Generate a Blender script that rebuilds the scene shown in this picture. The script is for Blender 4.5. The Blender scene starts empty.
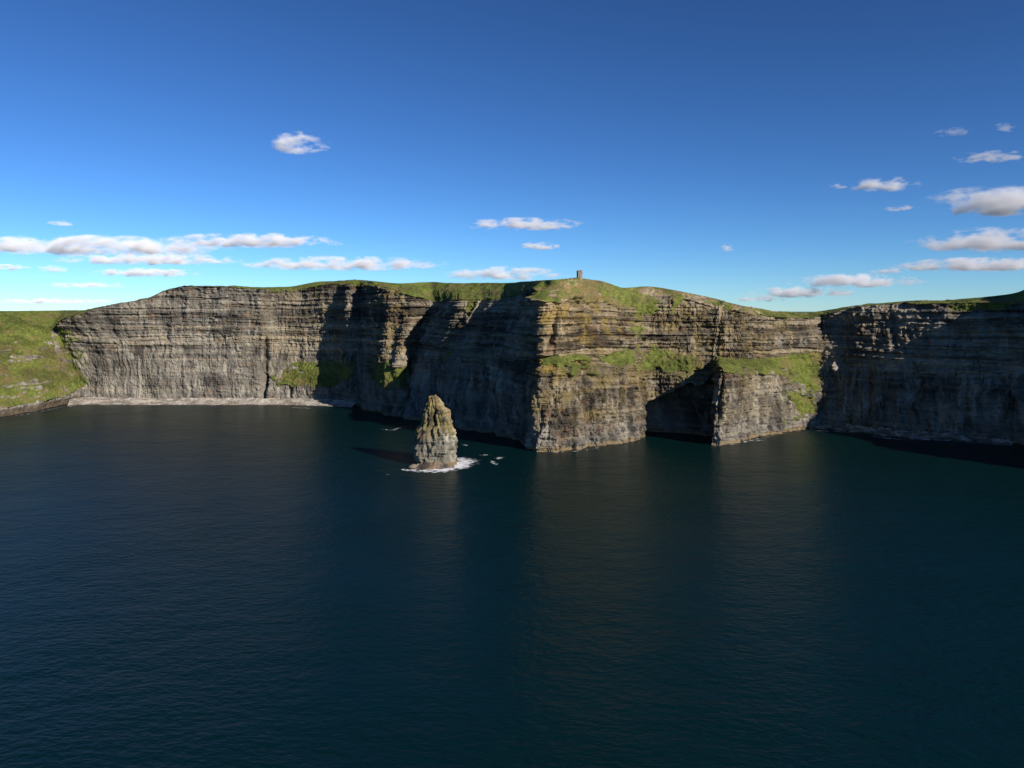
import bpy, math, random
import numpy as np

# ------------------------------------------------------------------ camera, sky, sun
scene = bpy.context.scene
COL = scene.collection
F, H, YH = 796.0, 180.0, 310.0          # focal length in pixels, eye height, level line

cam_data = bpy.data.cameras.new('camera')
cam = bpy.data.objects.new('camera', cam_data)
COL.objects.link(cam)
cam.location = (0, 0, H)
cam.rotation_euler = (math.radians(90), 0, 0)
cam_data.sensor_width = 36
cam_data.lens = F * 36 / 1024
cam_data.shift_y = -(384 - YH) / 1024
cam_data.clip_start = 1
cam_data.clip_end = 200000
scene.camera = cam

SUN_AZ = math.atan2(0.75, -0.66)        # clockwise from +Y
SUN_EL = math.radians(27)
world = bpy.data.worlds.new('World')
scene.world = world
world.use_nodes = True
wn, wl = world.node_tree.nodes, world.node_tree.links
bg = wn['Background']
sky = wn.new('ShaderNodeTexSky')
sky.sky_type = 'NISHITA'
sky.sun_disc = False
sky.sun_elevation = SUN_EL
sky.sun_rotation = SUN_AZ
sky.altitude = 0
sky.air_density = 0.70
sky.dust_density = 0.0
sky.ozone_density = 6.8
gam = wn.new('ShaderNodeGamma')
gam.inputs['Gamma'].default_value = 1.33
wl.new(sky.outputs[0], gam.inputs[0])
wb = wn.new('ShaderNodeVectorMath'); wb.operation = 'MULTIPLY'      # camera white balance
wb.inputs[1].default_value = (0.92, 1.035, 1.02)
wl.new(gam.outputs[0], wb.inputs[0])
wl.new(wb.outputs[0], bg.inputs['Color'])
bg.inputs['Strength'].default_value = 0.05

sun_data = bpy.data.lights.new('sun', 'SUN')
sun_data.energy = 5.0
sun_data.angle = math.radians(0.5)
sun_data.color = (1.0, 0.91, 0.82)
sun = bpy.data.objects.new('sun', sun_data)
COL.objects.link(sun)
sun.rotation_euler = (math.pi / 2 - SUN_EL, 0, math.pi - SUN_AZ)

vs = scene.view_settings
vs.view_transform = 'Standard'
vs.look = 'None'
vs.exposure = 0.32
vs.gamma = 1.0
vs.use_curve_mapping = False
scene.cycles.max_bounces = 12
scene.cycles.diffuse_bounces = 1
scene.cycles.volume_bounces = 12
scene.cycles.transparent_max_bounces = 12
scene.cycles.use_denoising = True

# ------------------------------------------------------------------ helpers
def _hash(ix, iy, iz, seed):
    n = (ix.astype(np.int64) * 374761393 + iy.astype(np.int64) * 668265263
         + iz.astype(np.int64) * 2147483647 + seed * 1274126177) & 0xffffffff
    n = ((n ^ (n >> 13)) * 1274126177) & 0xffffffff
    n = ((n ^ (n >> 15)) * 2246822519) & 0xffffffff
    n = n ^ (n >> 16)
    return (n & 0xffffff) / float(0xffffff)

def vnoise(x, y=0.0, z=0.0, seed=0):
    x, y, z = np.broadcast_arrays(np.asarray(x, float), np.asarray(y, float), np.asarray(z, float))
    ix, iy, iz = np.floor(x), np.floor(y), np.floor(z)
    fx, fy, fz = x - ix, y - iy, z - iz
    ix, iy, iz = ix.astype(np.int64), iy.astype(np.int64), iz.astype(np.int64)
    ux, uy, uz = [t * t * t * (t * (t * 6 - 15) + 10) for t in (fx, fy, fz)]
    r = 0
    for a in (0, 1):
        for b in (0, 1):
            for c in (0, 1):
                w = (ux if a else 1 - ux) * (uy if b else 1 - uy) * (uz if c else 1 - uz)
                r = r + w * _hash(ix + a, iy + b, iz + c, seed)
    return r

def fbm(x, y=0.0, z=0.0, seed=0, octv=4, gain=0.5):
    r, a, t, k = 0, 1.0, 0.0, 1.0
    for i in range(octv):
        r = r + a * (vnoise(np.asarray(x) * k, np.asarray(y) * k, np.asarray(z) * k, seed + i * 17) * 2 - 1)
        t += a
        a *= gain
        k *= 2.03
    return r / t * 1.6

def ss(a, b, x):
    t = np.clip((np.asarray(x, float) - a) / (b - a), 0, 1)
    return t * t * (3 - 2 * t)

def unproj(px, py, D):
    return ((px - 512) * D / F, D, H - (py - YH) * D / F)

def proj(co):
    Y = np.maximum(co[..., 1], 1)
    return 512 + F * co[..., 0] / Y, YH - F * (co[..., 2] - H) / Y

def make_mesh(name, co, faces, mat, smooth=False, attrs=None, parent=None, kind=None):
    """co (n,3), faces (m,4) or list of arrays; attrs {name: (n,4)} colours"""
    me = bpy.data.meshes.new(name)
    co = np.asarray(co, np.float32)
    faces = np.asarray(faces, np.int32)
    k = faces.shape[1]
    me.vertices.add(len(co))
    me.vertices.foreach_set('co', co.ravel())
    me.loops.add(faces.size)
    me.loops.foreach_set('vertex_index', faces.ravel())
    me.polygons.add(len(faces))
    me.polygons.foreach_set('loop_start', np.arange(0, faces.size, k, dtype=np.int32))
    me.polygons.foreach_set('use_smooth', np.full(len(faces), smooth))
    me.update(calc_edges=True)
    me.validate()
    for an, av in (attrs or {}).items():
        at = me.color_attributes.new(an, 'FLOAT_COLOR', 'POINT')
        at.data.foreach_set('color', np.asarray(av, np.float32).ravel())
    me.materials.append(mat)
    o = bpy.data.objects.new(name, me)
    COL.objects.link(o)
    if parent is not None:
        o.parent = parent
    if kind:
        o['kind'] = kind
    return o

def grid_faces(nu, nv, wrap=False):
    """vertices indexed i*nv + j, i over columns"""
    iu = np.arange(nu if wrap else nu - 1)
    jv = np.arange(nv - 1)
    I, J = np.meshgrid(iu, jv, indexing='ij')
    I2 = (I + 1) % nu
    return np.stack([I * nv + J, I2 * nv + J, I2 * nv + J + 1, I * nv + J + 1], -1).reshape(-1, 4)

def compact(co, faces, attrs):
    used = np.unique(faces)
    m = np.full(len(co), -1, np.int64)
    m[used] = np.arange(len(used))
    return co[used], m[faces], {k: v[used] for k, v in attrs.items()}

def new_mat(name):
    m = bpy.data.materials.new(name)
    m.use_nodes = True
    return m, m.node_tree.nodes, m.node_tree.links

def terrain_material(name, bump=0.6, fine=0.9):
    m, n, l = new_mat(name)
    b = n['Principled BSDF']
    at = n.new('ShaderNodeAttribute'); at.attribute_name = 'tint'
    geo = n.new('ShaderNodeNewGeometry')
    no = n.new('ShaderNodeTexNoise'); no.inputs['Scale'].default_value = fine
    no.inputs['Detail'].default_value = 5; no.inputs['Roughness'].default_value = 0.65
    l.new(geo.outputs['Position'], no.inputs['Vector'])
    mr = n.new('ShaderNodeMapRange')
    mr.inputs['From Min'].default_value = 0.3; mr.inputs['From Max'].default_value = 0.7
    mr.inputs['To Min'].default_value = 0.62; mr.inputs['To Max'].default_value = 1.38
    l.new(no.outputs['Fac'], mr.inputs['Value'])
    mx = n.new('ShaderNodeVectorMath'); mx.operation = 'SCALE'
    l.new(at.outputs['Color'], mx.inputs[0]); l.new(mr.outputs[0], mx.inputs['Scale'])
    l.new(mx.outputs[0], b.inputs['Base Color'])
    b.inputs['Roughness'].default_value = 0.9
    b.inputs['Specular IOR Level'].default_value = 0.15
    bp = n.new('ShaderNodeBump'); bp.inputs['Strength'].default_value = bump
    bp.inputs['Distance'].default_value = 1.0
    l.new(no.outputs['Fac'], bp.inputs['Height'])
    l.new(bp.outputs[0], b.inputs['Normal'])
    return m

M_ROCK = terrain_material('layered_rock', 0.7, 0.8)
M_GRASS = terrain_material('clifftop_grass', 0.5, 0.35)
M_BEACH = terrain_material('pebbles', 0.6, 1.2)

# ------------------------------------------------------------------ colour of rock and grass (albedo only)
def bed_z(s, z):
    return z + 0.006 * s + 2.0 * fbm(s / 140, 0, 0, 71, 3) + 0.6 * fbm(s / 17, z / 30, 0, 72, 2)

def rock_tint(s, z, px, py, warm):
    """s metres along the coast, z height; warm 0..1 yellowish lichen"""
    zb = bed_z(s, z)
    t = 0.5 + 0.55 * fbm(zb / 11, s / 400, 0, 5, 2) + 0.55 * fbm(zb / 2.2, s / 90, 0, 6, 3)
    lf = 1 - 0.5 * np.clip(1 - np.asarray(warm) * 3, 0, 1)
    t = 0.5 + (t - 0.5) * lf + 0.12 * (1 - lf) / 0.5
    t2 = fbm(s / 7.0 + 0.5 * fbm(s / 12, z / 12, 0, 8, 2), z / 34, 0, 9, 4)            # streaks running down
    up = ss(85, 125, zb)
    tone = 0.5 + (t - 0.5) * (0.35 + 0.65 * up) + t2 * (0.5 - 0.28 * up) + 0.4 * fbm(s / 40, z / 35, 0, 12, 4)
    tone = np.clip(tone, 0, 1.25)
    dark = np.array([0.052, 0.046, 0.040]); mid = np.array([0.165, 0.143, 0.116]); pale = np.array([0.40, 0.345, 0.265])
    c = dark + (mid - dark) * ss(0.02, 0.6, tone)[..., None]
    c = c + (pale - mid) * (ss(0.6, 1.15, tone) * 0.7)[..., None]
    grey = 1 - np.clip(warm * 3, 0, 1)                # greyer and paler in the bay at the left
    c = c * (1 + (np.array([1.10, 1.17, 1.32]) - 1) * grey[..., None])
    # pale sandstone beds
    for zc, w, a in ((152, 3.0, 0.55), (131, 4.0, 0.75), (118, 1.6, 0.5), (173, 1.8, 0.45), (88, 1.2, 0.5), (27, 2.2, 0.35)):
        k = np.exp(-((zb - zc) / w) ** 2) * a * ss(-0.45, 0.35, fbm(s / 60, z / 12, 0, int(zc), 4))
        c = c + (np.array([0.43, 0.365, 0.27]) - c) * k[..., None]
    # white runs
    k = ss(0.3, 0.8, fbm(s / 4.0, z / 26, 0, 33, 4) * ss(-0.3, 0.5, fbm(s / 35, z / 22, 0, 34, 3)) * 1.3) * 0.45
    c = c + (np.array([0.47, 0.45, 0.41]) - c) * k[..., None]
    # rusty and ochre stains
    k = ss(0.35, 0.85, fbm(s / 22, z / 9, 0, 41, 4)) * 0.2
    c = c + (np.array([0.27, 0.125, 0.05]) - c) * k[..., None]
    k = ss(-0.15, 0.75, fbm(s / 16, z / 14, 0, 44, 5)) * warm
    c = c + (np.array([0.29, 0.225, 0.075]) - c) * k[..., None]
    c = c * (1 + (np.array([1.12, 1.0, 0.80]) - 1) * warm[..., None])
    # bleached lower wall
    k = (1 - ss(40, 95, z)) * ss(-0.5, 0.5, fbm(s / 30, z / 20, 0, 53, 4)) * 0.30 * grey
    c = c + (np.array([0.31, 0.285, 0.245]) - c) * k[..., None]
    # tidal band
    k = (1 - ss(2.0, 6.0, z + 2.0 * fbm(s / 9, 0, 0, 51, 3)))
    c = c + (np.array([0.26, 0.19, 0.11]) - c) * (k * 0.8)[..., None]
    return c

def grass_tint(X, Y, Z):
    a = fbm(X / 45, Y / 45, Z / 20, 81, 5)
    b = fbm(X / 9, Y / 9, Z / 6, 82, 4)
    g = np.array([0.138, 0.163, 0.036]); d = np.array([0.088, 0.103, 0.026]); br = np.array([0.185, 0.145, 0.065])
    c = d + (g - d) * ss(-0.7, 0.3, a + 0.6 * b)[..., None]
    c = c * (1 + 0.38 * fbm(X / 2.8, Y / 2.8, Z / 2.0, 86, 3))[..., None]
    k = ss(0.05, 0.75, fbm(X / 30, Y / 30, Z / 14, 84, 5) + 0.3 * b)
    return c + (br - c) * (k * 0.75)[..., None]

# ------------------------------------------------------------------ the coast: control columns
# base(px,py) lower edge of bench, inner edge of bench, rim, crest (px, py, setback in metres), grass/lichen weights
# weights: lower wall, bench, upper wall, top strip, lichen warmth
cols = [
 ((-300,452),(-295,441,6),(-280,385,120),(-260,340,220),(-240,311,360),(0,1,1,1,0)),
 ((-150,434),(-148,424,6),(-140,378,120),(-130,335,210),(-120,311,340),(0,1,1,1,0)),
 ((0,417),(0,408.5,6),(5,368,110),(8,332,190),(10,311,300),(0,1,.95,1,0)),
 ((35,411),(36,402,6),(38,366,100),(35,332,170),(38,310.6,280),(0,1,.95,1,0)),
 ((62,405),(66,396,6),(60,362,60),(50,328,130),(60,310.2,240),(0,1,.95,1,0)),
 ((80,401),(80,388,12),(66,352,35),(54,324,70),(64,310,210),(.2,.9,.9,1,0)),
 ((90,401),(90,383,12),(76,350,30),(61,321,50),(72,310,190),(.15,.5,.35,1,.1)),
 ((102,401.0),(100,372,12),(92,345,22),(76,316,36),(84,310,150),(.15,.2,.05,1,.1)),
 ((125,401.0),(122,370,8),(118,345,16),(101,307,30),(102,306.6,60),(0,.08,0,.5,.05)),
 ((150,401.0),(150,370,8),(149,345,16),(147,299,32),(148,298.4,52),(0,.05,0,.5,.05)),
 ((166,401.0),(165,370,8),(165,345,16),(163,291,34),(164,290.4,54),(0,.05,0,.5,.05)),
 ((190,401.0),(188,370,8),(187,345,16),(184,286.2,34),(186,285.6,60),(0,.05,0,.4,.05)),
 ((230,401.2),(229,370,8),(229,345,16),(228,287,34),(228,286,70),(0,.08,0,.7,.05)),
 ((262,401.4),(262,378,8),(262,355,20),(262,289.5,34),(262,287,75),(0,.15,0,.8,.1)),
 ((275,401.6),(275,384,8),(275,364,34),(275,290,50),(275,287,80),(.05,.3,0,.8,.15)),
 ((295,402),(294,385,8),(293,362,46),(292,290.5,62),(292,286.5,92),(.1,.5,.05,.9,.2)),
 ((320,403),(320,387,8),(320,358,48),(318,286,64),(318,281.3,112),(.1,.5,.02,1,.2)),
 ((340,403),(342,386,8),(340,362,34),(338,284,48),(338,280.8,104),(.1,.5,.05,.8,.2)),
 ((347,405),(347,380,8),(347,350,16),(349,285,40),(349,280.3,104),(0,.2,0,.8,.1)),
 ((360,408),(361,380,26),(360,350,46),(360,285,86),(360,280,140),(0,.05,0,.8,.1)),
 ((367,409.5),(367,382,36),(367,362,60),(366,285,90),(366,280.3,140),(0,.05,0,.8,.1)),
 ((374,412),(372,382,10),(373,362,34),(372,285,74),(370,280.5,140),(0,.2,0,.8,.3)),
 ((386,415),(385,388,2),(385,366,22),(392,291,92),(392,283,140),(.1,1,.1,.8,.35)),
 ((399,416),(401,388,3),(397,368,22),(415,296,88),(412,282.7,150),(.1,1,.2,1,.3)),
 ((406,417),(409,385,72),(412,360,100),(432,301,112),(430,282,220),(.1,.3,.1,1,.1)),
 ((419,420.5),(421,385,78),(425,350,92),(448,299,86),(446,282.8,220),(0,.1,.1,1,.1)),
 ((437,423.5),(438,385,60),(441,350,76),(462,300,48),(460,283,240),(0,.05,.1,1,.1)),
 ((455,427),(456,385,48),(458,350,78),(482,300,98),(480,283,240),(0,.05,.1,1,.1)),
 ((486,433),(487,390,30),(489,350,62),(507,298,92),(505,283,230),(0,.05,0,1,.1)),
 ((512,440),(512,390,16),(515,350,38),(528,289,72),(526,281.3,130),(0,.05,0,1,.1)),
 ((529,448),(532,390,6),(539,354,22),(541,288,42),(541,280,92),(0,.1,0,1,.3)),
 ((535,452),(541,376,8),(545,356,25),(546,301,44),(552,279.4,86),(0,.3,0,.75,.8)),
 ((552,452),(556,376,8),(558,355,28),(560,302,46),(563,278.7,92),(.05,.42,0,.62,.8)),
 ((575,450),(575,376,10),(575,354,32),(576,302,50),(578,278,96),(.05,.4,0,.5,.7)),
 ((600,446),(600,375,10),(600,354,34),(600,303,52),(600,280.5,96),(.05,.35,.05,.6,.65)),
 ((625,441.5),(624,375,10),(624,355,32),(622,307,50),(622,288,86),(0,.35,.15,.62,.55)),
 ((643,437.5),(643,375,10),(643,352,32),(645,306,50),(646,286,90),(0,.35,.25,.5,.5)),
 ((652,437),(653,376,12),(654,352,34),(658,303,52),(658,287,88),(0,.4,.15,.5,.5)),
 ((675,438),(672,376,20),(675,352,45),(678,300,62),(680,291.5,86),(0,.35,.1,.42,.45)),
 ((697,440),(695,378,30),(697,352,55),(700,304,75),(702,296,100),(0,.2,.05,.35,.4)),
 ((705,441.3),(711,375,36),(712,352,62),(715,308,84),(716,299,108),(0,.4,0,.4,.35)),
 ((709,445.5),(718,366,14),(722,357,90),(722,308,112),(722,300.5,135),(.05,.75,0,.4,.45)),
 ((720,446),(726,372,12),(730,358,90),(730,311,112),(730,302.5,135),(.05,.68,0,.4,.4)),
 ((742,441.5),(744,374,12),(745,359,65),(745,313,85),(745,306,110),(.03,.66,0,.4,.35)),
 ((775,434.5),(774,374,12),(774,358,45),(774,316,62),(774,311.3,110),(.03,.62,0,1,.3)),
 ((797,429.5),(795,379,12),(797,352,35),(797,318,50),(797,312.2,120),(.3,.85,0,1,.25)),
 ((811,427),(811,387,14),(812,352,30),(808,318,46),(808,312.6,130),(.35,.8,0,1,.2)),
 ((820,426),(822,385,20),(823,350,30),(820,316,60),(822,311,130),(.2,.4,0,1,.1)),
 ((850,428),(850,390,10),(850,355,16),(850,309,44),(850,306.3,92),(0,.05,0,.6,.1)),
 ((880,431),(879,390,10),(877,355,16),(872,305.5,44),(872,304,92),(0,.05,0,.5,.1)),
 ((915,434),(913,390,10),(910,355,16),(905,303,48),(905,301.3,95),(0,.05,0,.8,.1)),
 ((950,437.5),(950,390,10),(950,355,16),(950,303,44),(950,300.2,90),(0,.05,0,1,.1)),
 ((985,441),(985,390,10),(985,355,16),(985,303,42),(985,297.3,90),(0,.05,0,1,.1)),
 ((1015,444.5),(1016,390,10),(1017,355,16),(1018,301,42),(1018,292.8,90),(0,.1,.1,1,.1)),
 ((1060,450),(1060,400,10),(1062,355,18),(1065,284,45),(1065,270,100),(0,.1,.1,1,.1)),  # unseen hill from here on, raised to throw shade on the right-hand wall
 ((1120,458),(1120,400,10),(1120,355,18),(1112,248,48),(1118,230,120),(0,.1,.1,1,.1)),
 ((1200,470),(1200,400,10),(1200,350,18),(1200,238,50),(1200,215,120),(0,.1,.1,1,.1)),
 ((1320,492),(1320,410,10),(1320,350,18),(1320,232,50),(1320,205,120),(0,.1,.1,1,.1)),
 ((1500,530),(1500,430,10),(1500,360,18),(1500,230,50),(1500,200,120),(0,.1,.1,1,.1)),
]
keys, wts, cpx = [], [], []
for (b, m1, m2, r, c, w) in cols:
    D0 = F * H / (b[1] - YH)
    base = unproj(b[0], b[1], D0)
    pts = [(base[0], base[1], -14.0), base]
    for q in (m1, m2, r, c):
        pts.append(unproj(q[0], q[1], D0 + q[2]))
    Dc = D0 + c[2]
    p5 = unproj(c[0], c[1] + 1.5, Dc + 260)
    p6 = unproj(c[0], c[1] + 5.0, Dc + 1500)
    pts += [p5, p6]
    keys.append(pts)
    wts.append(w)
    cpx.append(b[0])
keys = np.array(keys)                      # (n, 8, 3)
wts = np.array(wts, float)
cpx = np.array(cpx, float)
ROWS = [5, 84, 30, 78, 44, 14, 10]         # rows between successive levels

# positions along the coast
seg = np.maximum(np.linalg.norm(np.diff(keys[:, 1, :2], axis=0), axis=1),
                 np.linalg.norm(np.diff(keys[:, 4, :2], axis=0), axis=1) * 0.8)
tpos = [0.0]
for i, L in enumerate(seg):
    inview = cpx[i + 1] > -20 and cpx[i] < 1040
    step = 1.25 if inview else 5.0
    n = max(2, int(L / step))
    tpos += list(i + (np.arange(1, n + 1) / n))
tpos = np.array(tpos)
S_of = np.interp(tpos, np.arange(len(cols)), np.concatenate([[0], np.cumsum(seg)]))
NU = len(tpos)
lev = np.empty((NU, 8, 3))
for k in range(8):
    for a in range(3):
        lev[:, k, a] = np.interp(tpos, np.arange(len(cols)), keys[:, k, a])
W = np.stack([np.interp(tpos, np.arange(len(cols)), wts[:, k]) for k in range(5)], -1)

def smooth_u(arr, r):
    ker = np.hanning(2 * r + 3)[1:-1]; ker /= ker.sum()
    pad = np.concatenate([np.repeat(arr[:1], r, 0), arr, np.repeat(arr[-1:], r, 0)])
    flat = pad.reshape(len(pad), -1); o = np.empty((len(arr), flat.shape[1]))
    for j in range(flat.shape[1]):
        o[:, j] = np.convolve(flat[:, j], ker, 'valid')
    return o.reshape(arr.shape)
lev = smooth_u(lev, 4)
lev[:, 5:] = smooth_u(lev[:, 5:], 10)

# rows
fr_k, fr_t = [], []
for k, n in enumerate(ROWS):
    for j in range(n):
        fr_k.append(k); fr_t.append(j / n)
fr_k.append(len(ROWS) - 1); fr_t.append(1.0)
fr_k = np.array(fr_k); fr_t = np.array(fr_t)
NV = len(fr_k)
co = lev[:, fr_k] * (1 - fr_t)[None, :, None] + lev[:, fr_k + 1] * fr_t[None, :, None]
lv = (fr_k + fr_t)[None, :] * np.ones((NU, 1))
# round the grassy top (rim to crest bulges upward a little)
px, py = proj(co)
S = S_of[:, None] * np.ones((1, NV))
Z = co[..., 2]
# outward horizontal normal
tan = np.gradient(smooth_u(co[..., :2], 9), axis=0)
tan /= np.linalg.norm(tan, axis=-1, keepdims=True) + 1e-9
nrm = np.stack([tan[..., 1], -tan[..., 0]], -1)

# grass weight from the levels
g = np.zeros((NU, NV))
g += W[:, 0:1] * ((lv >= 1) & (lv < 2))
g += W[:, 1:2] * ((lv >= 2) & (lv < 3))
g += W[:, 2:3] * ((lv >= 3) & (lv < 4))
g += W[:, 3:4] * ((lv >= 4) & (lv < 5))
g += 1.0 * (lv >= 5)
kr = np.hanning(9)[1:-1]; kr /= kr.sum()
g = np.apply_along_axis(lambda a: np.convolve(np.pad(a, 3, 'edge'), kr, 'valid'), 1, g)

def ell(cx, cy, rx, ry, ang=0.0):
    a = math.radians(ang)
    dx, dy = px - cx, py - cy
    u = dx * math.cos(a) + dy * math.sin(a); v = -dx * math.sin(a) + dy * math.cos(a)
    return np.exp(-((u / rx) ** 2 + (v / ry) ** 2) ** 1.5)

for args, a in (((617, 357.5, 15, 7.5), .8), ((585, 357, 14, 4), .1), ((669, 360, 20, 9, 12), .7), ((693, 363, 14, 8, 8), .6), ((652, 362, 14, 8), .35),
                ((560, 361, 16, 9, 8), .25), ((548, 356, 9, 8, -40), .3), ((772, 361, 55, 5, 4), .35),
                ((800, 402, 14, 7, 30), .9), ((812, 380, 10, 18), .4), ((385, 374, 17, 10, 30), .8),
                ((300, 378, 26, 11, 0), .35), ((332, 374, 24, 10, -20), .4), ((447, 356, 4, 8, 20), .9), ((470, 309, 5, 7, 20), .8),
                ((636, 300, 20, 6, 28), .6), ((676, 302, 5, 9, 10), .6), ((985, 306, 40, 5, -4), .9), ((640, 325, 10, 20), .25)):
    g = np.maximum(g, g + a * ell(*args))
gn = fbm(co[..., 0] / 14, co[..., 1] / 14, co[..., 2] / 8, 21, 5)
crk = np.exp(-((px - (55 + 11 * np.clip((py - 330) / 44, 0, 1)) - 1.2 * fbm(py / 9.0, 0, 0, 55, 3)) / 2.0) ** 2) * ss(326, 332, py) * (1 - ss(372, 378, py)) * (lv < 4.2)
scar = (1 - ss(70, 84, px)) * ss(336, 344, py) * (1 - ss(396, 402, py)) * ss(0.22, 0.55, fbm(co[..., 0] / 34, co[..., 1] / 34, co[..., 2] / 3.2, 22, 4)) * (lv < 4.2)
grass = ss(0.38, 0.62, g - 1.3 * crk - 0.75 * scar + 0.42 * gn)
grass = np.where(lv >= 5, 1.0, grass)
top_strip = (lv >= 4) & (lv < 5)

# displacement of the rock face
zb = bed_z(S, Z)
up = ss(80, 125, zb)
rockw = (1 - 0.8 * grass) * ss(0.6, 1.02, lv) * (1 - ss(4.0, 4.25, lv))
d = 9.0 * fbm(S / 75, Z / 220, 0, 101, 3)
d += 4.5 * fbm(S / 26, Z / 90, 0, 102, 3)
rid = 1 - np.abs(fbm(S / 11 + 0.3 * fbm(S / 20, Z / 20, 0, 107, 2), Z / 65, 0, 103, 4)) * 1.6
d += (3.0 - 1.5 * up) * (rid - 0.5)
# beds: stepped ledges
tb = fbm(zb / 6.5, S / 170, 0, 104, 2); tb = np.tanh(tb * 4.0)
tb2 = np.tanh(4.5 * fbm(zb / 2.3, S / 110, 0, 105, 2))
d += tb * (0.6 + 1.05 * up) + tb2 * (0.42 + 0.8 * up)
bi = np.floor(zb / 3.4 + 0.6 * vnoise(S / 70, 0, 0, 111)).astype(np.int64)
bw = 5.0 + 5.0 * _hash(bi, bi * 0, bi * 0, 5)
si = np.floor(S / bw + _hash(bi, bi * 0, bi * 0, 6) * 7).astype(np.int64)
d += (_hash(si, bi, bi * 0, 7) - 0.5) * 2.2
d += 1.8 * fbm(S / 5, Z / 5, 0, 106, 4)
jn = np.abs(fbm(S / 15 + 0.2 * vnoise(zb / 3), Z / 120, 0, 112, 3))
d -= 3.2 * (1 - ss(0.0, 0.07, jn)) * ss(-0.2, 0.3, fbm(S / 40, Z / 25, 0, 113, 2))
d -= 14 * np.exp(-((px - 357) / 7.0) ** 2)
d *= 1 - 0.25 * (1 - ss(330, 350, px))
d *= 1 - 0.2 * (1 - ss(330, 350, px)) * (1 - ss(80, 110, Z))
# hollow carved to deepen the cast shadow between the headland and the buttress
hollow_top = np.interp(px, [640, 650, 662, 676, 684, 692, 698, 704, 712, 718], [404, 401, 398, 390, 385, 384, 387, 383, 372, 366]) + 1.5 * fbm(px / 6, 0, 0, 88, 3)
shade_hollow = ss(646, 648.5, px + 1.2 * fbm(py / 8, 0, 0, 87, 3)) * (1 - ss(705, 711, px)) * ss(-0.5, 1.5, py - hollow_top) * (lv < 3)
d -= shade_hollow * 42
# deep gullies and cracks: px, y range, width in px, depth, lean
def groove(x0, y0, x1, y1, w, depth):
    t = np.clip((py - y0) / (y1 - y0), 0, 1)
    wob = 1.2 * fbm(py / 9.0, 0, 0, int(x0), 3)
    m = np.exp(-((px - (x0 + (x1 - x0) * t) - wob) / w) ** 2) * ss(y0 - 4, y0 + 2, py) * (1 - ss(y1 - 2, y1 + 4, py))
    return -depth * m * ((lv > 1) & (lv < 4.3))
d += groove(268, 340, 263, 400, 2.0, 15)
d += groove(289, 384, 290, 400, 2.0, 8)
d += groove(757, 328, 757, 357, 1.8, 16)
d += groove(560, 306, 549, 345, 2.4, 12)
dg = groove(55, 330, 66, 374, 2.0, 12)
d += groove(376, 384, 377, 410, 1.6, 8) + groove(383, 388, 382, 410, 1.4, 7)
d += groove(640, 300, 636, 330, 3.0, 5)
d += groove(690, 380, 688, 400, 2, 3)
# overhung ledges
for x0, x1, yy, dep in ((560, 600, 357, 4), (640, 665, 380, 4), (655, 700, 386, 4), (700, 716, 327, 6), (548, 640, 303.5, 4), (830, 950, 321, 5)):
    m = np.exp(-((py - yy - 1.2 * fbm(px / 10, 0, 0, int(x0) + 3, 3)) / 1.3) ** 2) * ss(x0 - 4, x0 + 4, px) * (1 - ss(x1 - 4, x1 + 4, px))
    d -= dep * m * ((lv > 1) & (lv < 4.3))
# spurs that catch the sun in the shaded bay
for cx, cy, rx, ry, a in ((470, 314, 3.5, 11, 11), (477, 312, 2, 9, 7), (460, 305, 6, 4, 7), (449, 362, 4, 13, 16), (1010, 327, 4, 6, 14), (1016, 388, 4, 12, 20), (836, 368, 4, 6, 12),
                          (757, 347, 2, 9, -2)):
    d += a * ell(cx, cy, rx, ry) * ((lv > 1) & (lv < 4.1))
# broken rock at the top of the right-hand wall
m = ss(825, 840, px) * (1 - ss(960, 1000, px)) * ss(2.9, 3.2, lv)
d += m * 3.5 * fbm(S / 9, Z / 9, 0, 131, 4)
# the grassy slopes are lumpy
d2 = d * rockw + grass * ss(1, 1.3, lv) * (1 - ss(4, 4.3, lv)) * (3.5 * fbm(co[..., 0] / 24, co[..., 1] / 24, Z / 14, 141, 5) + 1.6 * fbm(co[..., 0] / 5, co[..., 1] / 5, Z / 5, 142, 3)) + dg
co[..., 0] += nrm[..., 0] * d2
co[..., 1] += nrm[..., 1] * d2
# the rim wanders; the turf on top rolls
topw = ss(3.9, 4.1, lv) * (1 - ss(4.85, 5.0, lv))
co[..., 2] += topw * (2.2 * fbm(co[..., 0] / 16, co[..., 1] / 16, 0, 151, 5)
                      + 1.2 * (1 - grass) * fbm(co[..., 0] / 4, co[..., 1] / 4, 0, 152, 3))
# carry the rim's in-and-out onto the strip above it so the sheet stays closed
r0 = int(np.argmax(lv[0] >= 4.0))
rim_d = (d * (1 - 0.8 * grass))[:, r0 - 3:r0].mean(1)
fade = np.clip(1 - (lv - 4.0) / 0.6, 0, 1) * (lv >= 4.0)
co[..., 0] += nrm[..., 0] * rim_d[:, None] * fade
co[..., 1] += nrm[..., 1] * rim_d[:, None] * fade
crestw = ss(4.5, 5.0, lv) * (1 - ss(6.0, 7.0, lv))
co[..., 2] += crestw * 0.8 * fbm(co[..., 0] / 30, co[..., 1] / 60, 0, 161, 4)
# brown heath and bare clay over the nose of the headland
# stepped turf terracettes on the big green slope
m = (1 - ss(60, 90, px)) * ss(1.8, 2.2, lv) * (1 - ss(4, 4.4, lv))
co[..., 2] += m * 1.5 * fbm(co[..., 0] / 7, co[..., 1] / 7, Z / 3, 172, 3)
co[..., 2] += m * 3.0 * fbm(co[..., 0] / 26, co[..., 1] / 26, Z / 9, 171, 4)

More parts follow.
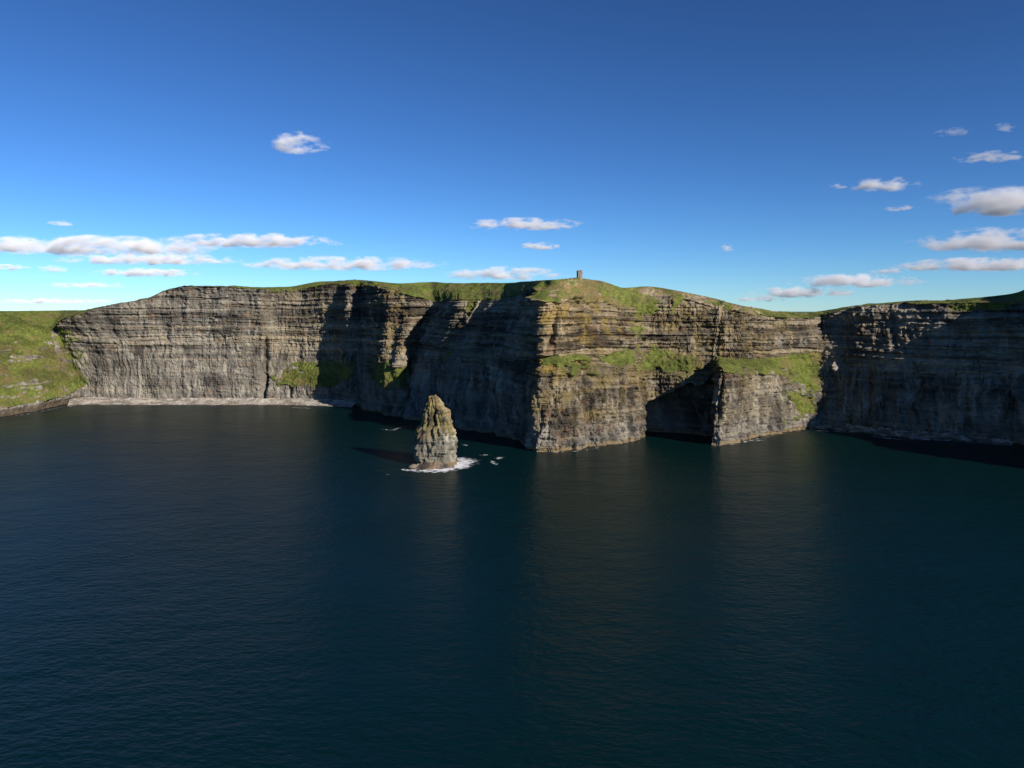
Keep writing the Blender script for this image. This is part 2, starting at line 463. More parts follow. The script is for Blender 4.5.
tint = rock_tint(S, Z, px, py, W[:, 4:5] * np.ones((1, NV)) * ss(10, 45, Z) * (0.55 + 0.45 * up))
gt = grass_tint(co[..., 0], co[..., 1], co[..., 2])
tint = tint + (gt - tint) * grass[..., None]
k = (1 - ss(66, 92, px)) * (1 - ss(9, 14, Z)) * (1 - grass)
tint = tint + (np.array([0.075, 0.058, 0.045]) * (1 + 0.5 * fbm(S / 5, Z / 3, 0, 191, 3))[..., None] - tint) * (k * 0.85)[..., None]
# the low slope at the far left is patched with brown heath and bare earth
k = ss(552, 570, px) * (1 - ss(600, 660, px)) * (lv > 3.9) * (lv < 5) * ss(-0.5, 0.4, fbm(co[..., 0] / 16, co[..., 1] / 16, Z / 9, 195, 5))
tint = tint + (np.array([0.17, 0.135, 0.062]) - tint) * (k * 0.75)[..., None]
k = ss(550, 560, px) * (1 - ss(700, 712, px)) * (lv > 1.95) * (lv < 3) * (1 - grass) * ss(-0.6, 0.3, gn)
tint = tint + (np.array([0.165, 0.135, 0.065]) - tint) * (k * 0.7)[..., None]
k = 0.6 * (1 - ss(60, 85, px)) * ss(332, 348, py) * (1 - ss(372, 392, py)) * ss(-0.3, 0.5, fbm(co[..., 0] / 30, co[..., 1] / 30, Z / 7, 181, 4))
tint = tint + (np.array([0.12, 0.088, 0.045]) - tint) * (k * 0.8)[..., None]
tint = tint * (0.80 + 0.05 * grass)[..., None] * np.array([0.98, 0.98, 0.89])
tint4 = np.concatenate([np.clip(tint, 0.008, 0.6), np.ones((NU, NV, 1))], -1)

coF = co.reshape(-1, 3); tF = tint4.reshape(-1, 4)
faces = grid_faces(NU, NV)
fj = faces[:, 0] % NV; fi = faces[:, 0] // NV
green_col = np.interp(tpos, np.arange(len(cols)), cpx) < 86
is_grass = (fj >= r0) | (green_col[fi] & (fj > 30))
for nm, sel, mt, sm in (('cliff', ~is_grass, M_ROCK, False), ('grassland', is_grass, M_GRASS, True)):
    c_, f_, a_ = compact(coF, faces[sel], {'tint': tF})
    make_mesh(nm, c_, f_, mt, sm, a_, kind='structure')

# ------------------------------------------------------------------ water
def water_material():
    m, n, l = new_mat('sea_water')
    b = n['Principled BSDF']
    geo = n.new('ShaderNodeNewGeometry')
    b.inputs['Base Color'].default_value = (0.0006, 0.0120, 0.0128, 1)
    b.inputs['Roughness'].default_value = 0.3
    b.inputs['IOR'].default_value = 1.33
    b.inputs['Specular IOR Level'].default_value = 0.24
    prev = None
    gn_ = n.new('ShaderNodeTexNoise'); gn_.inputs['Scale'].default_value = 0.006; gn_.inputs['Detail'].default_value = 3
    l.new(geo.outputs['Position'], gn_.inputs['Vector'])
    gust = n.new('ShaderNodeMapRange'); gust.inputs['From Min'].default_value = 0.35; gust.inputs['From Max'].default_value = 0.65
    gust.inputs['To Min'].default_value = 0.45; gust.inputs['To Max'].default_value = 1.0
    l.new(gn_.outputs['Fac'], gust.inputs['Value'])
    for sc, dist, rot, st, det in ((0.022, 2.8, 35, (1, .7, 1), 2), (0.10, 1.5, -25, (1, .55, 1), 3), (0.28, 1.2, 20, (1, .6, 1), 3)):
        mp = n.new('ShaderNodeMapping')
        mp.inputs['Rotation'].default_value = (0, 0, math.radians(rot))
        mp.inputs['Scale'].default_value = (st[1], st[0], 1)
        l.new(geo.outputs['Position'], mp.inputs['Vector'])
        t = n.new('ShaderNodeTexNoise'); t.inputs['Scale'].default_value = sc
        t.inputs['Detail'].default_value = det; t.inputs['Roughness'].default_value = 0.55
        l.new(mp.outputs[0], t.inputs['Vector'])
        bp = n.new('ShaderNodeBump'); l.new(gust.outputs[0], bp.inputs['Strength'])
        bp.inputs['Distance'].default_value = dist
        l.new(t.outputs['Fac'], bp.inputs['Height'])
        if prev: l.new(prev.outputs[0], bp.inputs['Normal'])
        prev = bp
    l.new(prev.outputs[0], b.inputs['Normal'])
    return m
M_WATER = water_material()
rings = np.concatenate([[0], np.geomspace(60, 90000, 60)])
na = 128
ang = np.linspace(0, 2 * math.pi, na, endpoint=False)
R, A = np.meshgrid(rings, ang, indexing='xy')
wc = np.stack([R * np.cos(A), R * np.sin(A), np.zeros_like(R)], -1)
wc[:, 0, :2] = np.stack([0.5 * np.cos(ang), 0.5 * np.sin(ang)], -1)
wf = grid_faces(na, len(rings), wrap=True)[:, ::-1]
wo = make_mesh('water', wc.reshape(-1, 3), wf, M_WATER, True, kind='structure')

# ------------------------------------------------------------------ beach and shore rocks
def shore(name, pts, width, height, mat, colour, rough, seed, kind):
    """pts: (px, py) of the waterline; the strip runs inland (away from the eye) and up"""
    P = []
    for (x, y) in pts:
        D = F * H / (y - YH); P.append(unproj(x, y, D)[:2])
    P = np.array(P); L = np.concatenate([[0], np.cumsum(np.linalg.norm(np.diff(P, axis=0), axis=1))])
    s = np.arange(0, L[-1], 1.2)
    bx = np.interp(s, L, P[:, 0]); by = np.interp(s, L, P[:, 1])
    k = np.ones(15) / 15
    bx = np.convolve(np.pad(bx, 7, 'edge'), k, 'valid'); by = np.convolve(np.pad(by, 7, 'edge'), k, 'valid')
    tx, ty = np.gradient(bx), np.gradient(by); ln = np.hypot(tx, ty)
    nx, ny = -ty / ln, tx / ln
    w = np.linspace(-0.25, 1, 46)
    Wd = np.interp(s, np.linspace(0, s[-1], len(width)), width)
    wav = 1 + 0.3 * fbm(s / 30, 0, 0, seed, 4)
    off = w[None, :] * Wd[:, None] * wav[:, None]
    X = bx[:, None] + nx[:, None] * off; Y = by[:, None] + ny[:, None] * off
    Zs = height * w[None, :] + rough * (0.4 * fbm(X / 30, Y / 12, 0, seed + 1, 3) + 0.6 * fbm(X / 4, Y / 4, 0, seed + 6, 4)) + 0.7 * rough * (vnoise(X / 2.2, Y / 2.2, 0, seed + 2) - 0.5)
    c = np.stack([X, Y, Zs], -1)
    base = np.array(colour[0]) + (np.array(colour[1]) - np.array(colour[0])) * ss(-0.6, 0.6, fbm(X / 12, Y / 12, 0, seed + 3, 5) + 0.3 * (w[None, :] - .4))[..., None]
    t4 = np.concatenate([base, np.ones(base.shape[:2] + (1,))], -1)
    f = grid_faces(len(s), len(w))
    return make_mesh(name, c.reshape(-1, 3), f, mat, False, {'tint': t4.reshape(-1, 4)}, kind=kind), c
shore('beach', [(66, 405.5), (90, 404.5), (140, 404.6), (200, 404.8), (260, 404.8), (300, 405.2), (335, 406.2), (352, 407.5)],
      (40, 70, 72, 72, 72, 68, 58, 42, 16), 7.5, M_BEACH, ((0.20, 0.175, 0.14), (0.40, 0.365, 0.305)), 1.3, 301, 'structure')
shore('shore_rocks', [(808, 428.5), (825, 428.2), (850, 431), (880, 435), (905, 437.5), (935, 439.5), (975, 441.8), (1015, 445.6)],
      (18, 30, 42, 38, 32, 20, 12), 4.6, M_ROCK, ((0.12, 0.10, 0.07), (0.36, 0.30, 0.23)), 3.0, 311, 'stuff')

# ------------------------------------------------------------------ the sea stack
def sea_stack():
    D0 = 930.0
    sc = D0 / F
    # outline: y pixel, left, right
    prof = [(469, 413, 458), (464, 416, 456), (458, 417.5, 454), (450, 417.5, 455), (441, 418, 455.5), (435, 418, 454.5), (430.5, 418.5, 452.5), (425, 421.5, 451),
            (418, 422.5, 448.5), (414, 423.5, 448), (410.5, 425, 447.5), (408, 426, 442), (403, 427.5, 439.5), (399.5, 428, 437.5), (397, 428.5, 434.8)]
    prof = np.array(prof)[::-1]
    zz = np.linspace(-6, H - (397.4 - YH) * sc, 110)
    yy = YH + (H - zz) / sc
    xl = np.interp(yy, prof[:, 0], prof[:, 1]); xr = np.interp(yy, prof[:, 0], prof[:, 2])
    na = 150
    th = np.linspace(0, 2 * math.pi, na, endpoint=False)
    T, Zg = np.meshgrid(th, zz, indexing='ij')
    cx = ((xl + xr) / 2 - 512) * sc; hw = (xr - xl) / 2 * sc
    ct, st = np.cos(T), np.sin(T)
    q = (np.abs(ct) ** 3 + np.abs(st) ** 3) ** (-1 / 3.0)
    dp = np.maximum(hw * 0.85, 2.0)
    cyl = D0 + 4 + 6 * np.clip(zz / 78, 0, 1)
    arc = T / (2 * math.pi) * 140
    n = 3.2 * fbm(ct * 1.7 + 9, st * 1.7, Zg / 20, 401, 4) + 1.5 * fbm(ct * 7, st * 7, Zg / 14, 402, 4)
    bedw = 1 - ss(38, 50, Zg)
    n += 0.8 * np.tanh(3 * fbm(Zg / 3.2, arc / 80, 0, 403, 2)) * (0.35 + 0.65 * bedw)
    n += 1.7 * (vnoise(np.floor(arc / 6.5 + 0.7 * np.floor(Zg / 3.1)), np.floor(Zg / 3.1), 0, 404) - .5) + 1.5 * fbm(arc / 4, Zg / 9, 0, 407, 3)
    # a cleft down the middle of the upper part
    ft = ((T - 4.60 + math.pi) % (2 * math.pi)) - math.pi
    n -= 6.5 * np.exp(-((ft - 0.10 * fbm(Zg / 8, 0, 0, 406, 2)) / 0.13) ** 2) * ss(32, 42, Zg) * (1 - ss(60, 68, Zg))
    # sea cave notch near the foot
    ft2 = ((T - 5.0 + math.pi) % (2 * math.pi)) - math.pi
    n -= 4.5 * np.exp(-(ft2 / 0.3) ** 2 - ((Zg - 9) / 5) ** 2)
    n = n * np.clip(hw / 9, 0.25, 1)[None, :]
    X = cx[None, :] + ct * q * hw[None, :] + ct * n
    Y = cyl[None, :] + st * q * dp[None, :] + st * n
    # jagged crown: lower each column a little
    c = np.stack([X, Y, Zg + 0.0 * X], -1)
    c[:, -12:, 2] += np.linspace(0, 1.6, 12)[None, :] * fbm(ct[:, -12:] * 2.5, st[:, -12:] * 2.5, 0, 418, 2)
    c[:, -1, 2] += 1.0 * fbm(ct[:, -1] * 3, st[:, -1] * 3, 0, 408, 2)
    s = arc
    lich = ss(22, 50, Zg + 7 * fbm(ct * 3, st * 3, Zg / 10, 409, 4))
    rt = rock_tint(s + 900, Zg + 40, 0, 0, np.clip(lich * 0.5, 0, 1))
    k = ss(0.0, 0.7, fbm(ct * 4, st * 4, Zg / 9, 410, 5) + 0.05) * lich
    rt = rt + (np.array([0.27, 0.235, 0.075]) - rt) * (k * 0.6)[..., None]
    k = ss(0.55, 0.9, fbm(ct * 3 + 4, st * 3, Zg / 12, 411, 3)) * ss(60, 70, Zg)
    rt = rt + (np.array([0.42, 0.24, 0.02]) - rt) * k[..., None]
    # guano ledges
    k = np.exp(-((Zg - 30 - 3 * fbm(ct * 2, st * 2, 0, 412, 2)) / 5.5) ** 2) * ss(0.0, 0.5, fbm(ct * 6, st * 6, Zg / 3, 413, 4) + 0.35 * ct)
    rt = rt + (np.array([0.60, 0.58, 0.56]) - rt) * (k * ss(-0.1, 0.5, ct) * 0.85)[..., None]
    k = 1 - ss(1.5, 6, Zg)
    rt = rt + (np.array([0.20, 0.13, 0.06]) - rt) * (k * 0.8)[..., None]
    rt = rt * np.array([0.80, 0.82, 0.70])
    t4 = np.concatenate([np.clip(rt, .01, .7), np.ones(rt.shape[:2] + (1,))], -1)
    f = grid_faces(na, len(zz), wrap=True)
    # close the top
    top = len(zz) - 1
    cc = c.reshape(-1, 3); tt = t4.reshape(-1, 4)
    cap = np.array([[c[:, top, 0].mean(), c[:, top, 1].mean(), c[:, top, 2].mean() + 1.0]])
    cc = np.concatenate([cc, cap]); tt = np.concatenate([tt, tt[top:top + 1]])
    tri = np.array([[i * len(zz) + top, ((i + 1) % na) * len(zz) + top, len(cc) - 1, len(cc) - 1] for i in range(0, na)])
    # quads need distinct corners: pair up neighbouring triangles
    tri = np.array([[i * len(zz) + top, ((i + 1) % na) * len(zz) + top, ((i + 2) % na) * len(zz) + top, len(cc) - 1] for i in range(0, na, 2)])
    o = make_mesh('sea_stack', cc, np.concatenate([f, tri]), M_ROCK, False, {'tint': tt})
    o['label'] = 'tall jagged rock stack with yellow lichen standing alone in the sea, white surf around it'
    o['category'] = 'sea stack'
sea_stack()

def low_rock(name, px0, py0, wx, wy, hz, seed, label):
    D = F * H / (py0 - YH)
    x0, y0, _ = unproj(px0, py0, D)
    n = 70
    u = np.linspace(-1, 1, n)
    U, V = np.meshgrid(u, u, indexing='ij')
    r = np.sqrt(U ** 2 + V ** 2) * (1 + 0.35 * fbm(U * 1.6, V * 1.6, 0, seed, 3))
    X = x0 + U * wx; Y = y0 + V * wy
    Zr = hz * (1 - r ** 1.6) * (1.0 + 0.8 * fbm(U * 4, V * 4, 0, seed + 1, 4)) - 0.4 + np.minimum(0, (1 - r) * 3)
    rt = rock_tint(X, Zr + 3, 0, 0, np.full_like(X, 0.3)) * 0.9
    t4 = np.concatenate([rt, np.ones(rt.shape[:2] + (1,))], -1)
    o = make_mesh(name, np.stack([X, Y, Zr], -1).reshape(-1, 3), grid_faces(n, n), M_ROCK, False, {'tint': t4.reshape(-1, 4)})
    o['label'] = label
    o['category'] = 'rock'
low_rock('reef_rock', 431, 467.3, 27, 17, 4.5, 501, 'low wave-washed brown rock shelf at the foot of the sea stack')

# ------------------------------------------------------------------ surf
def foam_material():
    m, n, l = new_mat('sea_foam')
    b = n['Principled BSDF']
    b.inputs['Base Color'].default_value = (0.78, 0.80, 0.80, 1)
    b.inputs['Roughness'].default_value = 0.7
    at = n.new('ShaderNodeAttribute'); at.attribute_name = 'amount'
    geo = n.new('ShaderNodeNewGeometry')
    mp = n.new('ShaderNodeMapping'); mp.inputs['Scale'].default_value = (0.6, 1.0, 1)
    t = n.new('ShaderNodeTexNoise'); t.inputs['Scale'].default_value = 0.28; t.inputs['Detail'].default_value = 6
    t.inputs['Roughness'].default_value = 0.65
    l.new(geo.outputs['Position'], mp.inputs['Vector']); l.new(mp.outputs[0], t.inputs['Vector'])
    a0 = n.new('ShaderNodeMath'); a0.operation = 'MULTIPLY_ADD'; a0.inputs[1].default_value = 2.6; a0.inputs[2].default_value = -0.85
    l.new(t.outputs['Fac'], a0.inputs[0])
    a = n.new('ShaderNodeMath'); a.operation = 'ADD'
    l.new(at.outputs['Fac'], a.inputs[0]); l.new(a0.outputs[0], a.inputs[1])
    mr = n.new('ShaderNodeMapRange'); mr.interpolation_type = 'SMOOTHSTEP'
    mr.inputs['From Min'].default_value = 0.9; mr.inputs['From Max'].default_value = 1.3
    l.new(a.outputs[0], mr.inputs['Value'])
    l.new(mr.outputs[0], b.inputs['Alpha'])
    return m
M_FOAM = foam_material()

def foam_line(name, pts, half, amount, seed):
    """pts (px,py) on the water; half width in metres"""
    P = np.array([unproj(x, y, F * H / (y - YH))[:2] for x, y in pts])
    L = np.concatenate([[0], np.cumsum(np.linalg.norm(np.diff(P, axis=0), axis=1))])
    s = np.arange(0, L[-1], 1.5)
    bx, by = np.interp(s, L, P[:, 0]), np.interp(s, L, P[:, 1])
    k = np.ones(7) / 7
    bx = np.convolve(np.pad(bx, 3, 'edge'), k, 'valid'); by = np.convolve(np.pad(by, 3, 'edge'), k, 'valid')
    tx, ty = np.gradient(bx), np.gradient(by); ln = np.hypot(tx, ty)
    nx, ny = -ty / ln, tx / ln
    w = np.linspace(-1, 1, 15)
    hw = np.interp(s, np.linspace(0, s[-1], len(half)), half)
    X = bx[:, None] + nx[:, None] * w * hw[:, None]; Y = by[:, None] + ny[:, None] * w * hw[:, None]
    am = np.interp(s, np.linspace(0, s[-1], len(amount)), amount)[:, None] * (1 - np.abs(w[None, :]) ** 2.0)
    am = am * np.minimum(1, s / 6)[:, None] * np.minimum(1, (s[-1] - s) / 6)[:, None]
    am = am + 0.12 * fbm(X / 16, Y / 16, 0, seed, 3) * (am > 0.01)
    Zf = 0.10 + 0.5 * np.clip(am, 0, 1) * vnoise(X / 3, Y / 3, 0, seed + 1)
    a4 = np.repeat(np.clip(am, 0, 1)[..., None], 4, -1); a4[..., 3] = 1
    return make_mesh(name, np.stack([X, Y, Zf], -1).reshape(-1, 3), grid_faces(len(s), len(w)), M_FOAM, True,
                     {'amount': a4.reshape(-1, 4)}, kind='stuff')
foam_line('surf', [(398, 469.5), (420, 471), (436, 471), (452, 466.5), (466, 461.5), (458, 457)], (5, 12, 24, 26, 24, 16), (.5, .66, .95, .98, .8, .5), 601)
foam_line('surf', [(440, 467.5), (452, 463), (466, 461.5), (474, 463)], (10, 14, 12, 5), (.8, .9, .7, .5), 602)
foam_line('surf', [(490, 460), (495, 464), (498, 466)], (3, 5, 4), (.6, .75, .6), 603)
foam_line('surf', [(494, 460), (500, 457.5), (506, 459)], (4, 7, 5), (.5, .62, .5), 604)
foam_line('surf', [(384, 474.5), (392, 475)], (4, 5, 4), (.5, .55, .4), 605)
foam_line('surf', [(380, 429), (392, 430.5), (402, 427), (412, 426)], (3, 5, 4, 2), (.5, .55, .5, .4), 606)
foam_line('surf', [(460, 444), (470, 446)], (4, 4), (.55, .5), 607)
foam_line('surf', [(475, 455), (495, 455)], (5, 5), (.5, .45), 608)
foam_line('surf', [(812, 430.5), (840, 431.5), (858, 434)], (4, 6, 5), (.55, .6, .5), 609)
foam_line('surf', [(868, 436), (890, 438.5), (905, 440.5)], (4, 6, 5), (.6, .62, .55), 610)
foam_line('surf', [(900, 439), (925, 440), (948, 440.5), (952, 437)], (4, 8, 7, 4), (.6, .7, .65, .4), 611)
foam_line('surf', [(538, 453), (560, 453), (590, 449.5), (620, 443.5), (644, 438.5)], (3, 5, 4, 5, 3), (.3, .42, .3, .45, .3), 620)
foam_line('surf', [(713, 447), (735, 444), (765, 437.5), (800, 430.5)], (3, 5, 4, 3), (.35, .45, .45, .3), 621)
foam_line('surf', [(955, 441.5), (985, 443.5), (1012, 446.5)], (3, 5, 4), (.5, .55, .5), 612)
foam_line('surf', [(665, 439), (675, 439.5)], (5, 4), (.55, .5), 613)
foam_line('surf', [(752, 441.5), (765, 440)], (3, 4, 3), (.6, .65, .5), 614)
foam_line('surf', [(290, 407.5), (312, 408.5)], (4, 5, 4), (.5, .5, .4), 615)
foam_line('surf', [(0, 418.5), (35, 412.8), (62, 407), (80, 405.8)], (4, 4, 4, 4), (.5, .5, .5, .5), 616)

# ------------------------------------------------------------------ the tower on the headland
def stone_material(name, colour):
    m, n, l = new_mat(name)
    b = n['Principled BSDF']
    tc = n.new('ShaderNodeTexCoord')
    br = n.new('ShaderNodeTexBrick'); br.inputs['Scale'].default_value = 1.0
    br.inputs['Brick Width'].default_value = 0.7; br.inputs['Row Height'].default_value = 0.3; br.inputs['Mortar Size'].default_value = 0.02
    br.inputs['Color1'].default_value = (*colour, 1)
    br.inputs['Color2'].default_value = (*[c * 0.7 for c in colour], 1)
    br.inputs['Mortar'].default_value = (*[c * 1.2 for c in colour], 1)
    mp = n.new('ShaderNodeMapping'); mp.inputs['Rotation'].default_value = (math.radians(90), 0, 0)
    l.new(tc.outputs['Object'], mp.inputs['Vector']); l.new(mp.outputs[0], br.inputs['Vector'])
    l.new(br.outputs['Color'], b.inputs['Base Color'])
    bp = n.new('ShaderNodeBump'); bp.inputs['Strength'].default_value = 0.5; bp.inputs['Distance'].default_value = 0.05
    l.new(br.outputs['Fac'], bp.inputs['Height']); l.new(bp.outputs[0], b.inputs['Normal'])
    b.inputs['Roughness'].default_value = 0.9
    return m
M_STONE = stone_material('tower_stone', (0.27, 0.225, 0.17))
M_DARKG, _n, _l = new_mat('dark_window')
_n['Principled BSDF'].inputs['Base Color'].default_value = (0.02, 0.02, 0.025, 1)
_n['Principled BSDF'].inputs['Roughness'].default_value = 0.3

def lathe(rz, seg=32, cx=0, cy=0):
    v, f = [], []
    for (r, z) in rz:
        for i in range(seg):
            a = 2 * math.pi * i / seg
            v.append((cx + r * math.cos(a), cy + r * math.sin(a), z))
    for j in range(len(rz) - 1):
        for i in range(seg):
            i2 = (i + 1) % seg
            f.append((j * seg + i, j * seg + i2, (j + 1) * seg + i2, (j + 1) * seg + i))
    return v, f

def box(x0, x1, y0, y1, z0, z1, rot=0.0, c=(0, 0)):
    v = [(x, y, z) for z in (z0, z1) for (x, y) in ((x0, y0), (x1, y0), (x1, y1), (x0, y1))]
    ca, sa = math.cos(rot), math.sin(rot)
    v = [(c[0] + x * ca - y * sa, c[1] + x * sa + y * ca, z) for x, y, z in v]
    f = [(3, 2, 1, 0), (4, 5, 6, 7), (0, 1, 5, 4), (1, 2, 6, 5), (2, 3, 7, 6), (3, 0, 4, 7)]
    return v, f

def pack(name, shapes, mat, parent):
    v, f = [], []
    for sv, sf in shapes:
        o = len(v); v += sv; f += [tuple(i + o for i in q) for q in sf]
    return make_mesh(name, v, f, mat, False, None, parent)

ridge = (lv.reshape(-1) > 4.3) & (lv.reshape(-1) < 5.6)
rpx, rpy = proj(coF)
near = ridge & (np.abs(rpx - 580.0) < 1.5)
best = np.where(near)[0][np.argmin(rpy[near])]          # the highest ground of the headland as seen from the sea
tx, ty, tz = coF[best] + np.array([2.5, 4.5, -0.2])
tower = bpy.data.objects.new('round_tower', None)
COL.objects.link(tower)
tower.location = (tx, ty, tz)
tower['label'] = 'small round stone tower with battlements and lower square turret on the cliff top'
tower['category'] = 'tower'
wall = pack('wall', [lathe([(3.55, -4), (3.55, 0.4), (3.3, 0.8), (3.1, 8.6), (3.45, 9.1), (3.45, 9.9), (2.9, 9.9), (2.9, 9.3), (0.05, 9.35)])], M_STONE, tower)
for i in range(10):
    a = 2 * math.pi * i / 10
    pack('merlon', [box(-0.27, 0.27, -0.55, 0.55, 9.85, 10.8, a, (3.17 * math.cos(a), 3.17 * math.sin(a)))], M_STONE, tower)
for i in range(16):
    a = 2 * math.pi * (i + .5) / 16
    pack('corbel', [box(-0.25, 0.25, -0.18, 0.18, 8.2, 8.75, a, (3.25 * math.cos(a), 3.25 * math.sin(a)))], M_STONE, tower)
tc_, tr_ = (-2.7, -1.6), 0.72
turret = pack('turret', [box(-1.7, 1.7, -1.7, 1.7, -4, 8.6, tr_, tc_)], M_STONE, tower)
pack('parapet', [box(-1.9, 1.9, -1.9, 1.9, 8.6, 9.3, tr_, tc_)], M_STONE, turret)
for k in range(3):
    for sg in (-1, 1):
        pack('merlon', [box(-1.9 + 1.4 * k, -1.1 + 1.4 * k, sg * 1.67 - .2, sg * 1.67 + .2, 9.28, 10.2, tr_, tc_)], M_STONE, turret)
for (a, z) in ((-0.9, 5.6), (-0.9, 2.0), (-0.2, 5.6)):
    w = pack('window', [box(-0.06, 0.06, -0.4, 0.4, z, z + 1.5, a, (3.22 * math.cos(a), 3.22 * math.sin(a)))], M_DARKG, tower)
    pack('sill', [box(-0.16, 0.16, -0.55, 0.55, z - 0.25, z - 0.003, a, (3.24 * math.cos(a), 3.24 * math.sin(a)))], M_STONE, w)
    pack('lintel', [box(-0.16, 0.16, -0.55, 0.55, z + 1.503, z + 1.75, a, (3.20 * math.cos(a), 3.20 * math.sin(a)))], M_STONE, w)

# ------------------------------------------------------------------ clouds
def cloud_material(dims, seed, dens, thr):
    m, n, l = new_mat('cloud_vapour')
    n.remove(n['Principled BSDF'])
    out = n['Material Output']
    v = n.new('ShaderNodeVolumePrincipled')
    v.inputs['Color'].default_value = (1.0, 1.0, 1.0, 1)
    v.inputs['Anisotropy'].default_value = -0.3
    tc = n.new('ShaderNodeTexCoord')
    sep = n.new('ShaderNodeSeparateXYZ'); l.new(tc.outputs['Object'], sep.inputs[0])
    # flat underside: stretch lower half
    def math_(op, a, b=None, c=None):
        k = n.new('ShaderNodeMath'); k.operation = op
        for i, q in enumerate((a, b, c)):
            if q is None: continue
            if isinstance(q, (int, float)): k.inputs[i].default_value = q
            else: l.new(q, k.inputs[i])
        return k.outputs[0]
    lo = math_('MINIMUM', sep.outputs['Z'], 0.0)
    z2 = math_('MULTIPLY_ADD', lo, 1.2, sep.outputs['Z'])
    cb = n.new('ShaderNodeCombineXYZ')
    l.new(sep.outputs['X'], cb.inputs[0]); l.new(sep.outputs['Y'], cb.inputs[1]); l.new(z2, cb.inputs[2])
    ln = n.new('ShaderNodeVectorMath'); ln.operation = 'LENGTH'; l.new(cb.outputs[0], ln.inputs[0])
    mp = n.new('ShaderNodeVectorMath'); mp.operation = 'MULTIPLY'
    mp.inputs[1].default_value = [q / dims[2] for q in dims]
    l.new(tc.outputs['Object'], mp.inputs[0])
    ad = n.new('ShaderNodeVectorMath'); ad.operation = 'ADD'; ad.inputs[1].default_value = (seed * 7.3, seed * 3.1, seed)
    l.new(mp.outputs[0], ad.inputs[0])
    sq = n.new('ShaderNodeVectorMath'); sq.operation = 'MULTIPLY'; sq.inputs[1].default_value = (0.55, 0.55, 1.25)
    l.new(ad.outputs[0], sq.inputs[0])
    t = n.new('ShaderNodeTexNoise'); t.inputs['Scale'].default_value = 1.0
    t.inputs['Detail'].default_value = 6; t.inputs['Roughness'].default_value = 0.64
    l.new(sq.outputs[0], t.inputs['Vector'])
    nn = math_('MULTIPLY_ADD', t.outputs['Fac'], 8.5, -4.25 - thr)
    r2 = math_('MULTIPLY', ln.outputs['Value'], ln.outputs['Value'])
    sh = math_('SUBTRACT', 0.6, math_('MULTIPLY', r2, 1.25))
    e = math_('ADD', sh, nn)
    edge = math_('SUBTRACT', 1.0, ln.outputs['Value'])
    e2 = math_('MINIMUM', e, math_('MULTIPLY', edge, 4.0))
    dn = n.new('ShaderNodeClamp'); l.new(math_('MULTIPLY', e2, 0.42), dn.inputs[0])
    l.new(math_('MULTIPLY', dn.outputs[0], dens), v.inputs['Density'])
    l.new(v.outputs[0], out.inputs['Volume'])
    m.cycles.volume_step_rate = 1.0
    return m

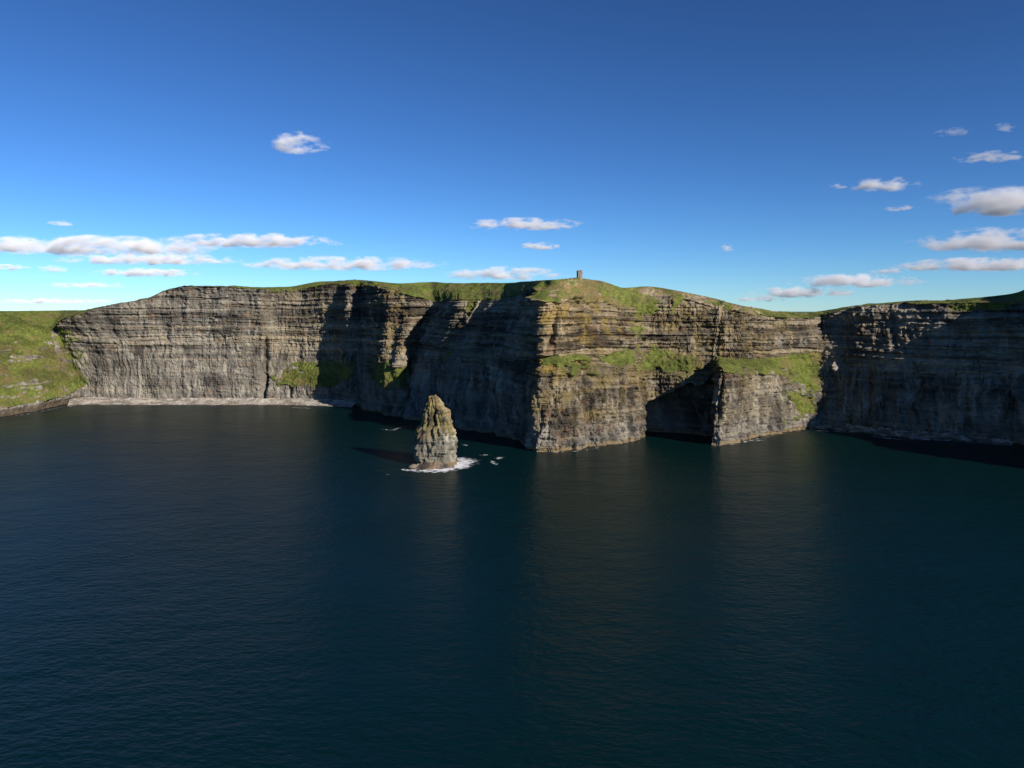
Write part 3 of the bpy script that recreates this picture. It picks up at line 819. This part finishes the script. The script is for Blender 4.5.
def unit_hull():
    import bmesh
    bm = bmesh.new()
    bmesh.ops.create_icosphere(bm, subdivisions=3, radius=1.02)
    me = bpy.data.meshes.new('cloud'); bm.to_mesh(me); bm.free()
    return me
HULL = unit_hull()
clouds = [
 # px, py, half width px, half height px, depth, optical depth, thr, label
 (298, 146, 30, 13, 1.0, 6, .05, 'small bright puffy cloud standing alone high in the blue over the left cliff'),
 (90, 249, 140, 12, .5, 6, .1, 'longest flat white cloud low at the left edge'),
 (148, 261, 88, 8, .5, 5, .1, 'flat white cloud tucked just under the longest cloud at the left'),
 (250, 243, 88, 9, .5, 5, .1, 'long thin white cloud right of the longest left-hand cloud'),
 (343, 266, 105, 9, .5, 5, .1, 'long pale cloud above the middle of the left cliff'),
 (502, 276, 62, 9, .5, 5, .1, 'pale grey cloud resting just over the grassy cliff top left of the tower'),
 (524, 226, 58, 7.5, .6, 4, .1, 'flat white streak of cloud high above the sea stack'),
 (541, 247, 21, 5, .8, 5, .05, 'small white cloud under the flat streak above the tower'),
 (727, 249, 9, 5.5, 1, 4, .05, 'tiny round white puff alone right of the tower'),
 (883, 187, 34, 9, .8, 4, .1, 'small wispy cloud left of the large right-hand cumulus'),
 (837, 187, 10, 4, .8, 1.6, .1, 'faint scrap of cloud beside the small wispy cloud'),
 (901, 209, 17, 4, .8, 1.8, .1, 'faint thin scrap below the small wispy cloud'),
 (1002, 206, 80, 18, .7, 8, 0, 'brightest thick cumulus cut by the right edge of the sky'),
 (1008, 244, 92, 16, .6, 7, .05, 'bulky white cloud below the brightest cumulus at the right'),
 (985, 267, 88, 9, .6, 6, .05, 'flat lowest layer of cloud over the right cliff'),
 (855, 283, 64, 9, .6, 5, .05, 'ragged white cloud over the dip in the cliff top'),
 (802, 294, 54, 8, .6, 4, .1, 'grey flat cloud touching the skyline of the dip'),
 (760, 300, 26, 4.5, .6, 3, .1, 'thin grey cloud at the left end of the low cloud over the dip'),
 (889, 272, 19, 4, .8, 2.5, .1, 'faint small cloud just above the ragged cloud'),
 (952, 133, 17, 5, .8, 1.2, .1, 'faint wisp highest in the sky at the right'),
 (1005, 129, 12, 6, .8, 2.0, .1, 'small wisp highest at the right edge'),
 (990, 158, 34, 6, .8, 2.0, .12, 'thin broken cloud between the high wisps and the brightest cumulus'),
 (60, 224, 16, 4, .8, 1.6, .1, 'faint scrap of cloud above the longest left-hand cloud'),
 (146, 274, 50, 6, .6, 4, .1, 'thin cloud just above the grey rim of the left cliff'),
 (50, 270, 20, 5, .6, 2.5, .1, 'small grey cloud under the longest cloud near the left edge'),
 (10, 268, 22, 5, .6, 3, .1, 'small pale cloud cut by the left edge of the sky'),
 (85, 286, 42, 4, .6, 2.2, .1, 'very thin cloud above the start of the rocky rim'),
 (60, 302, 62, 4, .6, 3.5, .05, 'long low band of cloud right on the left skyline'),
]
def make_cloud(i, px_, py_, hw, hh, dp, od, thr, label):
    el = (YH - py_) / F
    dist = min(1500 / max(el, 1e-3), 42000)
    c = unproj(px_, py_, dist)
    dims = (hw * dist / F, max(hw * dist / F * dp, hh * dist / F * 1.5), hh * dist / F)
    dims = (dims[0] * 1.12, min(dims[1], dims[2] * 5), dims[2] * 1.15)
    m = cloud_material(dims, i + 1, od / (dims[2] * 1.6), thr)
    me = HULL.copy(); me.materials.clear(); me.materials.append(m)
    o = bpy.data.objects.new('cloud', me)
    COL.objects.link(o)
    o.location = c; o.scale = dims
    o['label'] = label; o['category'] = 'cloud'; o['group'] = 'clouds scattered over the cliffs'
for i, c in enumerate(clouds):
    make_cloud(i, *c)
